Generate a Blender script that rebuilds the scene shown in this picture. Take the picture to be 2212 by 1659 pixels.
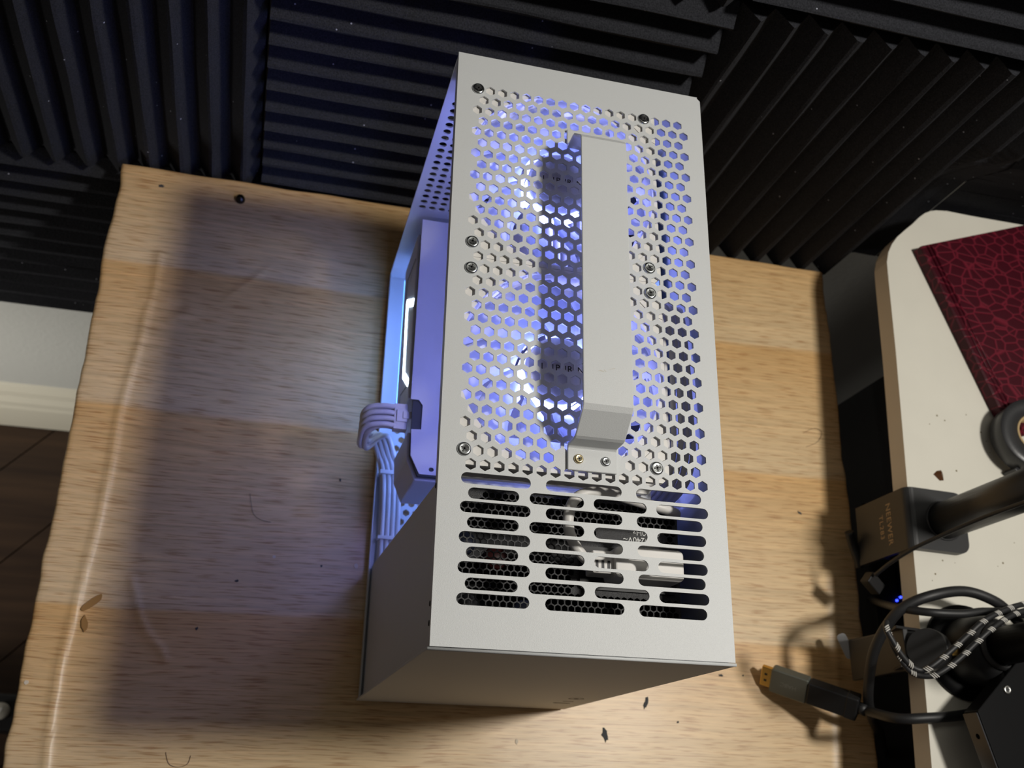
import bpy, bmesh, math, random
from mathutils import Vector, Matrix, noise
random.seed(7)
for o in list(bpy.data.objects): bpy.data.objects.remove(o, do_unlink=True)
SC = bpy.context.scene
COL = SC.collection

# ------------------------------------------------------------------ camera
CR = ((0.9673057, 0.0193015, 0.2528730), (0.1138989, -0.9239591, -0.3651656), (0.2265948, 0.3820290, -0.8959405))
CP = Vector((-0.0881861, -0.0699162, 0.8177418))
FPX = 2166.5
r0 = Vector(CR[0]).normalized(); r2 = Vector(CR[2]); r2 = (r2 - r0 * r2.dot(r0)).normalized(); r1 = r2.cross(r0)
cam = bpy.data.cameras.new('camera'); camo = bpy.data.objects.new('camera', cam); COL.objects.link(camo)
cam.sensor_fit = 'HORIZONTAL'; cam.sensor_width = 36.0; cam.lens = 36.0 * FPX / 2212.0
cam.clip_start = 0.02; cam.clip_end = 50
M3 = Matrix((r0, -r1, -r2)).transposed().to_4x4(); M3.translation = CP
camo.matrix_world = M3
cam.dof.use_dof = True; cam.dof.focus_distance = 0.57; cam.dof.aperture_fstop = 13.0
SC.camera = camo

# ------------------------------------------------------------------ world, lamp, exposure
W = bpy.data.worlds.new('world'); SC.world = W; W.use_nodes = True
bg = W.node_tree.nodes['Background']; bg.inputs[0].default_value = (1.0, 0.89, 0.80, 1); bg.inputs[1].default_value = 0.053
ld = bpy.data.lights.new('ceiling_lamp', 'AREA'); ld.shape = 'DISK'; ld.size = 0.14; ld.energy = 12.6; ld.color = (1.0, 0.96, 0.885)
lo = bpy.data.objects.new('ceiling_lamp', ld); COL.objects.link(lo); lo.location = (0.700, 0.126, 1.432)
lo.rotation_euler = (Vector((0.2, 0.17, 0.1)) - Vector(lo.location)).to_track_quat('-Z', 'Y').to_euler()
l2 = bpy.data.lights.new('wall_fill_light', 'AREA'); l2.shape = 'DISK'; l2.size = 0.25; l2.energy = 1.5; l2.spread = math.radians(85); l2.color = (1.0, 0.95, 0.86)  # unseen lamp added low on the left to brighten the bare wall
lo2 = bpy.data.objects.new('wall_fill_light', l2); COL.objects.link(lo2); lo2.location = (-1.05, -0.22, -0.50)
lo2.rotation_euler = (Vector((-0.45, 0.485, -0.55)) - Vector(lo2.location)).to_track_quat('-Z', 'Y').to_euler()
SC.view_settings.view_transform = 'Standard'; SC.view_settings.look = 'None'
SC.view_settings.exposure = 0.0; SC.view_settings.gamma = 1.0; SC.view_settings.use_curve_mapping = False

# ------------------------------------------------------------------ helpers
def at(px, py, z):
    """the point of height z that the photograph shows at a pixel (2212 x 1659)"""
    d = r0 * ((px - 1106.0) / FPX) + r1 * ((py - 829.5) / FPX) + r2
    return CP + d * ((z - CP.z) / d.z)

class MB:
    def __init__(s): s.v = []; s.f = []; s.sm = []
    def add(s, vs, fs, smooth=False):
        b = len(s.v); s.v += [tuple(v) for v in vs]; s.f += [tuple(b + i for i in f) for f in fs]; s.sm += [smooth] * len(fs); return s
    def box(s, x0, x1, y0, y1, z0, z1, mtx=None):
        vs = [Vector((x, y, z)) for z in (z0, z1) for y in (y0, y1) for x in (x0, x1)]
        if mtx is not None: vs = [mtx @ v for v in vs]
        return s.add(vs, [(0, 2, 3, 1), (4, 5, 7, 6), (0, 1, 5, 4), (2, 6, 7, 3), (0, 4, 6, 2), (1, 3, 7, 5)])
    def prism(s, poly, z0, z1, mtx=None):
        n = len(poly); vs = [Vector((p[0], p[1], z0)) for p in poly] + [Vector((p[0], p[1], z1)) for p in poly]
        if mtx is not None: vs = [mtx @ v for v in vs]
        fs = [tuple(reversed(range(n))), tuple(range(n, 2 * n))] + [(i, (i + 1) % n, n + (i + 1) % n, n + i) for i in range(n)]
        return s.add(vs, fs)
    def tube(s, pts, r, seg=10, smooth_n=6, cap=True):
        P = [Vector(p) for p in pts]
        if smooth_n > 1 and len(P) > 2: P = catmull(P, smooth_n)
        n = len(P); rr = r if isinstance(r, (list, tuple)) else [r] * n
        if len(rr) != n: rr = [rr[min(int(i * len(rr) / n), len(rr) - 1)] for i in range(n)]
        up = None; vs = []; fs = []
        for i in range(n):
            t = (P[min(i + 1, n - 1)] - P[max(i - 1, 0)]).normalized()
            if up is None: up = t.orthogonal().normalized()
            up = (up - t * up.dot(t)).normalized(); w = t.cross(up)
            for k in range(seg):
                a = 2 * math.pi * k / seg; vs.append(P[i] + (up * math.cos(a) + w * math.sin(a)) * rr[i])
        for i in range(n - 1):
            for k in range(seg):
                a = i * seg + k; b = i * seg + (k + 1) % seg; fs.append((a, b, b + seg, a + seg))
        s.add(vs, fs, True)
        if cap:
            b = len(s.v) - len(vs)
            s.f += [tuple(b + k for k in reversed(range(seg))), tuple(b + (n - 1) * seg + k for k in range(seg))]; s.sm += [False, False]
        return s
    def lathe(s, prof, seg=32, mtx=None, smooth=True, close=True):
        """prof: (radius, height) pairs about +Z"""
        mtx = mtx or Matrix(); vs = []; fs = []
        for (r, z) in prof:
            for k in range(seg):
                a = 2 * math.pi * k / seg; vs.append(mtx @ Vector((r * math.cos(a), r * math.sin(a), z)))
        for i in range(len(prof) - 1):
            for k in range(seg):
                a = i * seg + k; b = i * seg + (k + 1) % seg; fs.append((a, b, b + seg, a + seg))
        s.add(vs, fs, smooth)
        if close:
            b = len(s.v) - len(vs)
            if prof[0][0] > 1e-6: s.f.append(tuple(b + k for k in reversed(range(seg)))); s.sm.append(False)
            if prof[-1][0] > 1e-6: s.f.append(tuple(b + (len(prof) - 1) * seg + k for k in range(seg))); s.sm.append(False)
        return s
    def build(s, name, mat, parent=None, bevel=0, segs=2):
        base = wloc(parent)
        me = bpy.data.meshes.new(name); me.from_pydata([Vector(v) - base for v in s.v], [], s.f)
        me.polygons.foreach_set('use_smooth', s.sm); me.validate(); me.update()
        bm = bmesh.new(); bm.from_mesh(me); bmesh.ops.recalc_face_normals(bm, faces=bm.faces); bm.to_mesh(me); bm.free()
        o = link(name, me, mat, parent)
        if bevel:
            b = o.modifiers.new('bevel', 'BEVEL'); b.width = bevel; b.segments = segs; b.limit_method = 'ANGLE'; b.angle_limit = 0.7
        return o

def wloc(p):
    v = Vector((0, 0, 0))
    while p is not None: v += Vector(p.location); p = p.parent
    return v
def link(name, me, mat, parent):
    o = bpy.data.objects.new(name, me); COL.objects.link(o)
    if mat is not None:
        me.materials.clear(); me.materials.append(mat)
    if parent is not None: o.parent = parent
    return o
def catmull(P, n):
    out = []
    for i in range(len(P) - 1):
        p0 = P[max(i - 1, 0)]; p1 = P[i]; p2 = P[i + 1]; p3 = P[min(i + 2, len(P) - 1)]
        for k in range(n):
            t = k / n
            out.append(0.5 * ((2 * p1) + (p2 - p0) * t + (2 * p0 - 5 * p1 + 4 * p2 - p3) * t * t + (3 * p1 - p0 - 3 * p2 + p3) * t ** 3))
    out.append(P[-1]); return out
def thing(name, label, cat, loc=(0, 0, 0), group=None):
    o = bpy.data.objects.new(name, None); COL.objects.link(o); o.location = loc; o.empty_display_size = 0.02
    return tag(o, label, cat, group)
def tag(o, label, cat, group=None):
    o['label'] = label; o['category'] = cat
    if group: o['group'] = group
    return o
def struct(o): o['kind'] = 'structure'; return o
def copy_part(o, parent, loc):
    c = o.copy(); COL.objects.link(c); c.parent = parent; c.location = loc; return c
def copy_tree(o, parent=None):
    c = o.copy(); COL.objects.link(c); c.parent = parent
    for ch in list(o.children): copy_tree(ch, c)
    return c
def ngon(cx, cy, r, n, ph=0): return [(cx + r * math.cos(ph + 2 * math.pi * k / n), cy + r * math.sin(ph + 2 * math.pi * k / n)) for k in range(n)]
def slot(x0, x1, y, r, n=8):
    return [(x1 - r + r * math.cos(-math.pi / 2 + math.pi * k / n), y + r * math.sin(-math.pi / 2 + math.pi * k / n)) for k in range(n + 1)] + \
           [(x0 + r + r * math.cos(math.pi / 2 + math.pi * k / n), y + r * math.sin(math.pi / 2 + math.pi * k / n)) for k in range(n + 1)]
def rrect(x0, x1, y0, y1, r, n=5):
    out = []
    for cx, cy, a in ((x1 - r, y0 + r, -90), (x1 - r, y1 - r, 0), (x0 + r, y1 - r, 90), (x0 + r, y0 + r, 180)):
        for k in range(n + 1):
            t = math.radians(a + 90 * k / n); out.append((cx + r * math.cos(t), cy + r * math.sin(t)))
    return out
def plate(name, outline, holes, thick, mat, parent, mtx=None):
    """sheet of metal with real holes; local xy plane centred on z = 0, then moved by mtx"""
    cu = bpy.data.curves.new(name + '_c', 'CURVE'); cu.dimensions = '2D'; cu.fill_mode = 'BOTH'; cu.extrude = thick / 2
    S = 100.0
    for poly in [outline] + holes:
        sp = cu.splines.new('POLY'); sp.points.add(len(poly) - 1); sp.use_cyclic_u = True
        for p, q in zip(sp.points, poly): p.co = (q[0] * S, q[1] * S, 0, 1)
    cu.extrude = thick / 2 * S
    t = bpy.data.objects.new('tmp', cu); COL.objects.link(t)
    dg = bpy.context.evaluated_depsgraph_get(); dg.update()
    me = bpy.data.meshes.new_from_object(t.evaluated_get(dg))
    bpy.data.objects.remove(t, do_unlink=True)
    me.name = name
    me.transform(Matrix.Scale(1 / S, 4))
    if mtx is not None: me.transform(mtx)
    me.transform(Matrix.Translation(-wloc(parent)))
    return link(name, me, mat, parent)
def lettering(name, body, size, mtx, mat, parent, spacing=1.0, depth=0.00008):
    cu = bpy.data.curves.new('t', 'FONT'); cu.body = body; cu.size = 1.0; cu.align_x = 'CENTER'; cu.align_y = 'CENTER'; cu.space_character = spacing
    cu.extrude = depth / size
    t = bpy.data.objects.new('tmp', cu); COL.objects.link(t)
    dg = bpy.context.evaluated_depsgraph_get(); dg.update()
    me = bpy.data.meshes.new_from_object(t.evaluated_get(dg)); bpy.data.objects.remove(t, do_unlink=True)
    me.transform(Matrix.Scale(size, 4)); me.transform(mtx); me.transform(Matrix.Translation(-wloc(parent)))
    return link(name, me, mat, parent)
def frame(o, x, y):
    """matrix with the given origin, x axis and (roughly) y axis"""
    x = Vector(x).normalized(); y = Vector(y); y = (y - x * y.dot(x)).normalized(); z = x.cross(y)
    m = Matrix((x, y, z)).transposed().to_4x4(); m.translation = Vector(o); return m

# ------------------------------------------------------------------ materials
def nodes(name):
    m = bpy.data.materials.new(name); m.use_nodes = True; nt = m.node_tree; return m, nt, nt.nodes['Principled BSDF']
def N(nt, t, **kw):
    n = nt.nodes.new(t)
    for k, v in kw.items():
        if k.startswith('i_'): n.inputs[k[2:]].default_value = v
        else: setattr(n, k, v)
    return n
def mat(name, col, rough=0.5, metal=0.0, bump=0.0, bscale=800.0, var=0.0, vscale=60.0, spec=0.5, detail=3.0):
    m, nt, p = nodes(name); L = nt.links.new
    p.inputs['Base Color'].default_value = (*col, 1); p.inputs['Roughness'].default_value = rough; p.inputs['Metallic'].default_value = metal
    p.inputs['Specular IOR Level'].default_value = spec
    tc = N(nt, 'ShaderNodeTexCoord')
    if bump:
        n = N(nt, 'ShaderNodeTexNoise'); n.inputs['Scale'].default_value = bscale; n.inputs['Detail'].default_value = detail
        b = N(nt, 'ShaderNodeBump'); b.inputs['Strength'].default_value = bump; b.inputs['Distance'].default_value = 0.0006
        L(tc.outputs['Object'], n.inputs['Vector']); L(n.outputs['Fac'], b.inputs['Height']); L(b.outputs['Normal'], p.inputs['Normal'])
    if var:
        n = N(nt, 'ShaderNodeTexNoise'); n.inputs['Scale'].default_value = vscale; n.inputs['Detail'].default_value = 4
        mx = N(nt, 'ShaderNodeMix', data_type='RGBA'); mx.inputs[6].default_value = (*[c * (1 - var) for c in col], 1); mx.inputs[7].default_value = (*[min(1, c * (1 + var)) for c in col], 1)
        L(tc.outputs['Object'], n.inputs['Vector']); L(n.outputs['Fac'], mx.inputs[0]); L(mx.outputs[2], p.inputs['Base Color'])
    return m
def emit(name, col, s):
    m, nt, p = nodes(name); p.inputs['Base Color'].default_value = (0.8, 0.8, 0.8, 1)
    p.inputs['Emission Color'].default_value = (*col, 1); p.inputs['Emission Strength'].default_value = s; return m

STEEL = mat('white_powder_coat', (0.60, 0.615, 0.62), 0.42, 0, 0.22, 2600, 0.03, 1500)
PLASTW = mat('white_plastic', (0.72, 0.70, 0.67), 0.45)
CABLEW = mat('white_cable_sleeve', (0.72, 0.70, 0.70), 0.55)
CHROME = mat('zinc_screw', (0.55, 0.57, 0.58), 0.2, 1.0)
BRASS = mat('yellow_zinc_screw', (0.72, 0.60, 0.36), 0.25, 1.0)
DARKM = mat('screw_recess', (0.03, 0.03, 0.03), 0.5)
BLACKP = mat('black_plastic', (0.013, 0.013, 0.014), 0.45, spec=0.35)
BLACKM = mat('black_powder_coat', (0.045, 0.045, 0.047), 0.5, 0, 0.8, 1800)
BLACKR = mat('black_rubber', (0.015, 0.015, 0.016), 0.5)
BLACKG = mat('black_gloss_paint', (0.005, 0.005, 0.0055), 0.45, spec=0.10)
PCB = mat('dark_circuit_board', (0.015, 0.017, 0.02), 0.5)
GPUW = mat('white_painted_metal', (0.62, 0.62, 0.66), 0.4, 0, 0.15, 300)
GREYT = mat('grey_print', (0.55, 0.53, 0.48), 0.6)
BROWNT = mat('tan_print', (0.48, 0.33, 0.18), 0.6)
INK = mat('black_ink', (0.01, 0.01, 0.012), 0.5)
GOLD = mat('gold_plating', (0.85, 0.55, 0.16), 0.3, 1.0)
GUNMETAL = mat('gunmetal_aluminium', (0.16, 0.165, 0.14), 0.45, 0.5)
DESKW = mat('cream_laminate', (0.74, 0.71, 0.62), 0.4, 0, 0.06, 500, 0.05, 25)
DESKE = mat('cream_edge_band', (0.70, 0.64, 0.55), 0.5)
WALLM = mat('grey_wall_paint', (0.50, 0.51, 0.49), 0.7, 0, 1.0, 160, 0, 60)
BASEB = mat('white_gloss_trim', (0.72, 0.69, 0.58), 0.4)
CARD = mat('cardboard_core', (0.50, 0.36, 0.18), 0.8)
TAPE = mat('black_vinyl_tape', (0.03, 0.03, 0.032), 0.35)
CHIPM = mat('brown_resin_chip', (0.09, 0.035, 0.012), 0.3)
TEARM = mat('dark_board_under_film', (0.05, 0.052, 0.056), 0.8)
LIGHTM = mat('pale_scuff', (0.72, 0.62, 0.48), 0.6)
STAIN = mat('amber_glue_stain', (0.36, 0.19, 0.06), 0.35)
LEDW = emit('gpu_led_strip', (0.62, 0.80, 1.0), 16.0)
LEDR = emit('fan_led_ring', (0.23, 0.29, 1.0), 62.0)
LEDB = emit('blue_led', (0.02, 0.04, 1.0), 6.0)
WHITEPR = mat('white_print', (0.7, 0.7, 0.68), 0.5)
SILVER = mat('bare_steel', (0.5, 0.5, 0.48), 0.3, 1.0)
FROST = mat('frosted_tab', (0.30, 0.30, 0.31), 0.5)
WHITETH = mat('white_thread', (0.62, 0.60, 0.56), 0.8)

def fan_blade_mat():
    m, nt, p = nodes('translucent_blade'); L = nt.links.new
    p.inputs['Base Color'].default_value = (0.72, 0.74, 0.80, 1); p.inputs['Roughness'].default_value = 0.35
    t = N(nt, 'ShaderNodeBsdfTranslucent'); t.inputs[0].default_value = (0.75, 0.78, 0.92, 1)
    mx = N(nt, 'ShaderNodeMixShader'); mx.inputs[0].default_value = 0.5
    L(p.outputs[0], mx.inputs[1]); L(t.outputs[0], mx.inputs[2]); L(mx.outputs[0], nt.nodes['Material Output'].inputs[0]); return m
BLADE = fan_blade_mat()

def wood_film():
    m, nt, p = nodes('wood_grain_film'); L = nt.links.new
    tc = N(nt, 'ShaderNodeTexCoord'); sep = N(nt, 'ShaderNodeSeparateXYZ'); L(tc.outputs['Object'], sep.inputs[0])
    # slow warp so that strip joints and grain wander a little
    wn = N(nt, 'ShaderNodeTexNoise'); wn.inputs['Scale'].default_value = 5.0; wn.inputs['Detail'].default_value = 2; L(tc.outputs['Object'], wn.inputs['Vector'])
    wm = N(nt, 'ShaderNodeMath', operation='MULTIPLY_ADD'); wm.inputs[1].default_value = 0.012; L(wn.outputs['Fac'], wm.inputs[0]); L(sep.outputs['Y'], wm.inputs[2])
    mr = N(nt, 'ShaderNodeMapRange'); mr.inputs[1].default_value = -0.30; mr.inputs[2].default_value = 0.46; L(wm.outputs[0], mr.inputs[0])
    cr = N(nt, 'ShaderNodeValToRGB'); el = cr.color_ramp.elements
    pale = (0.78, 0.575, 0.335, 1); mid = (0.75, 0.515, 0.265, 1); org = (0.73, 0.445, 0.185, 1)
    stops = [(0.0, pale)]
    for yb in (-0.16, -0.04, 0.118, 0.250, 0.372):
        q = (yb + 0.006 + 0.30) / 0.76
        stops += [(q - 0.085, mid), (q - 0.002, org), (q + 0.002, pale)]
    stops += [(1.0, mid)]
    el[0].position = 0; el[0].color = stops[0][1]; el[1].position = 1; el[1].color = stops[-1][1]
    for pos, c in stops[1:-1]: e = el.new(pos); e.color = c
    L(mr.outputs[0], cr.inputs[0])
    cmb = N(nt, 'ShaderNodeCombineXYZ'); sx = N(nt, 'ShaderNodeMath', operation='MULTIPLY'); sx.inputs[1].default_value = 9.0
    sy = N(nt, 'ShaderNodeMath', operation='MULTIPLY'); sy.inputs[1].default_value = 260.0
    L(sep.outputs['X'], sx.inputs[0]); L(wm.outputs[0], sy.inputs[0]); L(sx.outputs[0], cmb.inputs[0]); L(sy.outputs[0], cmb.inputs[1])
    g = N(nt, 'ShaderNodeTexNoise'); g.inputs['Scale'].default_value = 1.0; g.inputs['Detail'].default_value = 5; g.inputs['Roughness'].default_value = 0.65; L(cmb.outputs[0], g.inputs['Vector'])
    gr = N(nt, 'ShaderNodeMapRange'); gr.inputs[1].default_value = 0.3; gr.inputs[2].default_value = 0.7; gr.inputs[3].default_value = 0.78; gr.inputs[4].default_value = 1.12; L(g.outputs['Fac'], gr.inputs[0])
    cm2 = N(nt, 'ShaderNodeCombineXYZ'); a2 = N(nt, 'ShaderNodeMath', operation='MULTIPLY'); a2.inputs[1].default_value = 42.0
    b2 = N(nt, 'ShaderNodeMath', operation='MULTIPLY'); b2.inputs[1].default_value = 760.0
    L(sep.outputs['X'], a2.inputs[0]); L(wm.outputs[0], b2.inputs[0]); L(a2.outputs[0], cm2.inputs[0]); L(b2.outputs[0], cm2.inputs[1])
    g2 = N(nt, 'ShaderNodeTexNoise'); g2.inputs['Scale'].default_value = 1.0; g2.inputs['Detail'].default_value = 2; L(cm2.outputs[0], g2.inputs['Vector'])
    gr2 = N(nt, 'ShaderNodeMapRange'); gr2.inputs[1].default_value = 0.30; gr2.inputs[2].default_value = 0.48; gr2.inputs[3].default_value = 0.0; gr2.inputs[4].default_value = 1.0; L(g2.outputs['Fac'], gr2.inputs[0])
    mu = N(nt, 'ShaderNodeMix', data_type='RGBA'); mu.inputs[6].default_value = (0.66, 0.52, 0.42, 1); mu.inputs[7].default_value = (1, 1, 1, 1); L(gr2.outputs[0], mu.inputs[0])
    m3 = N(nt, 'ShaderNodeMix', data_type='RGBA', blend_type='MULTIPLY'); m3.inputs[0].default_value = 1.0; L(mu.outputs[2], m3.inputs[6]); L(gr.outputs[0], m3.inputs[7])
    mm = N(nt, 'ShaderNodeMix', data_type='RGBA', blend_type='MULTIPLY'); mm.inputs[0].default_value = 1.0
    L(cr.outputs[0], mm.inputs[6]); L(m3.outputs[2], mm.inputs[7]); L(mm.outputs[2], p.inputs['Base Color'])
    p.inputs['Roughness'].default_value = 0.36; p.inputs['Specular IOR Level'].default_value = 0.45
    b = N(nt, 'ShaderNodeBump'); b.inputs['Strength'].default_value = 0.10; b.inputs['Distance'].default_value = 0.0004; L(g2.outputs['Fac'], b.inputs['Height']); L(b.outputs['Normal'], p.inputs['Normal'])
    return m
WOOD = wood_film()
def foam_mat():
    m, nt, p = nodes('charcoal_foam'); L = nt.links.new
    tc = N(nt, 'ShaderNodeTexCoord')
    n = N(nt, 'ShaderNodeTexNoise'); n.inputs['Scale'].default_value = 900; n.inputs['Detail'].default_value = 4; L(tc.outputs['Object'], n.inputs['Vector'])
    mr = N(nt, 'ShaderNodeMapRange'); mr.inputs[1].default_value = 0.3; mr.inputs[2].default_value = 0.7; mr.inputs[3].default_value = 0.020; mr.inputs[4].default_value = 0.042; L(n.outputs['Fac'], mr.inputs[0])
    v = N(nt, 'ShaderNodeTexVoronoi'); v.inputs['Scale'].default_value = 95; L(tc.outputs['Object'], v.inputs['Vector'])
    lt = N(nt, 'ShaderNodeMath', operation='LESS_THAN'); lt.inputs[1].default_value = 0.062; L(v.outputs['Distance'], lt.inputs[0])
    sc = N(nt, 'ShaderNodeSeparateColor'); L(v.outputs['Color'], sc.inputs[0])
    gt = N(nt, 'ShaderNodeMath', operation='GREATER_THAN'); gt.inputs[1].default_value = 0.70; L(sc.outputs[0], gt.inputs[0])
    sp = N(nt, 'ShaderNodeMath', operation='MULTIPLY'); L(lt.outputs[0], sp.inputs[0]); L(gt.outputs[0], sp.inputs[1])
    mx = N(nt, 'ShaderNodeMix', data_type='FLOAT'); mx.inputs[3].default_value = 0.45; L(sp.outputs[0], mx.inputs[0]); L(mr.outputs[0], mx.inputs[2])
    tn = N(nt, 'ShaderNodeMix', data_type='RGBA', blend_type='MULTIPLY'); tn.inputs[0].default_value = 1.0; tn.inputs[7].default_value = (0.95, 0.98, 1.15, 1); L(mx.outputs[0], tn.inputs[6]); L(tn.outputs[2], p.inputs['Base Color']); p.inputs['Roughness'].default_value = 1.0; p.inputs['Specular IOR Level'].default_value = 0.1
    b = N(nt, 'ShaderNodeBump'); b.inputs['Strength'].default_value = 0.8; b.inputs['Distance'].default_value = 0.0008; L(n.outputs['Fac'], b.inputs['Height']); L(b.outputs['Normal'], p.inputs['Normal'])
    return m
FOAM = foam_mat()
def croc_mat():
    m, nt, p = nodes('maroon_crocodile_leather'); L = nt.links.new
    tc = N(nt, 'ShaderNodeTexCoord'); mp = N(nt, 'ShaderNodeMapping'); mp.inputs['Scale'].default_value = (72, 110, 60); mp.inputs['Rotation'].default_value = (0, 0, 0.5); L(tc.outputs['Object'], mp.inputs[0])
    v = N(nt, 'ShaderNodeTexVoronoi', feature='DISTANCE_TO_EDGE'); v.inputs['Scale'].default_value = 1.0; L(mp.outputs[0], v.inputs['Vector'])
    cr = N(nt, 'ShaderNodeValToRGB'); e = cr.color_ramp.elements; e[0].position = 0.01; e[0].color = (0.15, 0.011, 0.024, 1); e[1].position = 0.09; e[1].color = (0.048, 0.0025, 0.008, 1)
    L(v.outputs['Distance'], cr.inputs[0]); L(cr.outputs[0], p.inputs['Base Color']); p.inputs['Roughness'].default_value = 0.45; p.inputs['Specular IOR Level'].default_value = 0.18
    mr = N(nt, 'ShaderNodeMapRange'); mr.inputs[2].default_value = 0.12; L(v.outputs['Distance'], mr.inputs[0])
    b = N(nt, 'ShaderNodeBump'); b.inputs['Strength'].default_value = 0.35; b.inputs['Distance'].default_value = 0.0005; L(mr.outputs[0], b.inputs['Height']); L(b.outputs['Normal'], p.inputs['Normal'])
    return m
CROC = croc_mat()
def floor_mat():
    m, nt, p = nodes('dark_walnut_plank'); L = nt.links.new
    tc = N(nt, 'ShaderNodeTexCoord'); mp = N(nt, 'ShaderNodeMapping'); mp.inputs['Scale'].default_value = (4, 60, 4); L(tc.outputs['Object'], mp.inputs[0])
    n = N(nt, 'ShaderNodeTexNoise'); n.inputs['Scale'].default_value = 1; n.inputs['Detail'].default_value = 5; L(mp.outputs[0], n.inputs['Vector'])
    cr = N(nt, 'ShaderNodeValToRGB'); e = cr.color_ramp.elements; e[0].position = 0.3; e[0].color = (0.035, 0.017, 0.009, 1); e[1].position = 0.7; e[1].color = (0.075, 0.040, 0.021, 1)
    L(n.outputs['Fac'], cr.inputs[0]); L(cr.outputs[0], p.inputs['Base Color']); p.inputs['Roughness'].default_value = 0.5; return m
FLOORM = floor_mat()

# ------------------------------------------------------------------ room: wall, baseboard, floor
WY = 0.485; FZ = -0.853
w = struct(MB().box(-2.0, 2.4, WY, WY + 0.1, FZ - 0.02, 1.9).build('wall_back', WALLM))
bb = struct(MB().add([(x, y, z) for x in (-2.0, 2.4) for (y, z) in ((WY, FZ), (WY - 0.017, FZ), (WY - 0.017, FZ + 0.085), (WY - 0.0145, FZ + 0.092), (WY - 0.0145, FZ + 0.108), (WY - 0.009, FZ + 0.118), (WY - 0.009, FZ + 0.138), (WY - 0.004, FZ + 0.150), (WY, FZ + 0.154))],
    [tuple(reversed(range(9))), tuple(range(9, 18))] + [(i, (i + 1) % 9, 9 + (i + 1) % 9, 9 + i) for i in range(9)]).build('baseboard_back', BASEB))
fl = struct(MB().box(-2.0, 2.4, -1.6, WY, FZ - 0.03, FZ - 0.0125).build('floor', DARKM))
ca, sa = math.cos(math.radians(47.7)), math.sin(math.radians(47.7))
def clip(poly, f):
    out = []
    for a, b in zip(poly, poly[1:] + poly[:1]):
        fa, fb = f(a), f(b)
        if fa >= 0: out.append(a)
        if (fa >= 0) != (fb >= 0): t = fa / (fa - fb); out.append((a[0] + (b[0] - a[0]) * t, a[1] + (b[1] - a[1]) * t))
    return out
sx0, sy0 = -0.42, 0.122
for j in range(-9, 16):
    for i in range(-2, 4):
        u = i * 0.904 + (j % 3) * 0.3; v = (j + 0.5) * 0.119
        q = [(sx0 + (u + a) * ca - (v + b) * sa, sy0 + (u + a) * sa + (v + b) * ca) for a, b in ((-0.45, -0.0585), (0.45, -0.0585), (0.45, 0.0585), (-0.45, 0.0585))]
        for f in (lambda p: WY - 0.018 - p[1], lambda p: p[1] + 0.9, lambda p: p[0] + 1.2, lambda p: 0.55 - p[0]): q = clip(q, f) if len(q) > 2 else q
        if len(q) < 3: continue
        MB().prism(q, FZ - 0.012, FZ).build('plank', FLOORM, fl)

# ------------------------------------------------------------------ foam wedge panels on the wall
def foam_panel(x0, x1, z0, z1, vertical, label, ridge=0.450, n=12, jitter=0.0006):
    mb = MB(); back = WY; val = ridge + 0.0150
    L0, L1 = (x0, x1) if vertical else (z0, z1); A0, A1 = (z0, z1) if vertical else (x0, x1)
    pitch = (L1 - L0) / n; prof = [(L0, val - 0.001)]
    for k in range(n):
        c = L0 + (k + 0.5) * pitch
        prof += [(c - 0.0022, ridge + 0.0014), (c, ridge), (c + 0.0022, ridge + 0.0014)]
        if k < n - 1: prof += [(L0 + (k + 1) * pitch - 0.0008, val), (L0 + (k + 1) * pitch + 0.0008, val)]
    prof += [(L1, val - 0.001)]
    m = len(prof); cuts = 48; vs = []; rnd = random.random() * 50
    for c in range(cuts + 1):
        a = A0 + (A1 - A0) * c / cuts
        for i, (l, y) in enumerate(prof):
            dl = noise.noise(Vector((a * 14, i * 0.9 + rnd, 0))) * 0.0012 if 0 < i < m - 1 else 0
            dy = noise.noise(Vector((a * 11, i * 0.7 + rnd, 5))) * 0.0012
            l2 = l + dl
            X_, Z_ = (l2, a) if vertical else (a, l2)
            if X_ > 0.478 and Z_ < 0.225 and z0 < 0.0 < x0 + 0.2 and x0 > 0.2:
                q_ = min(1.0, max(0.0, (0.225 - Z_) / 0.085)); lim = 0.4843 * q_ + 0.4495 * (1 - q_)
                w_ = min(1, (X_ - 0.478) / 0.008); y = max(y, lim * w_ + 0.4495 * (1 - w_))
            vs.append((l2, max(y + dy, ridge - 0.0005), a) if vertical else (a, max(y + dy, ridge - 0.0005), l2))
    fs = [(c * m + i, c * m + i + 1, (c + 1) * m + i + 1, (c + 1) * m + i) for c in range(cuts) for i in range(m - 1)]
    b = len(vs)
    for a in (A0, A1):
        for l in (L0, L1): vs.append((l, back, a) if vertical else (a, back, l))
    e = cuts * m
    fs += [tuple(range(m)) + (b + 1, b), tuple(e + i for i in range(m)) + (b + 3, b + 2)]
    fs += [tuple(c * m for c in range(cuts + 1)) + (b + 2, b), tuple(c * m + m - 1 for c in range(cuts + 1)) + (b + 3, b + 1), (b, b + 1, b + 3, b + 2)]
    mb.add(vs, fs, False)
    o = mb.build('foam_panel', FOAM)
    return tag(o, label, 'foam panel', 'acoustic foam wedge panels on the back wall')
G = 0.0012
foam_panel(-0.4525, -0.1265, -0.0195, 0.305, True, 'charcoal foam panel with upright wedges, far left above the table corner')
foam_panel(-0.1235, 0.2035, -0.0135, 0.3125, False, 'charcoal foam panel with level wedges, directly behind the white computer case')
foam_panel(0.2055, 0.5265, -0.0105, 0.3125, True, 'charcoal foam panel with upright wedges, right of the case above the gap beside the table')
foam_panel(0.5285, 0.855, -0.0105, 0.3125, False, 'charcoal foam panel with level wedges, behind the maroon notebook at the right edge')
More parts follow.
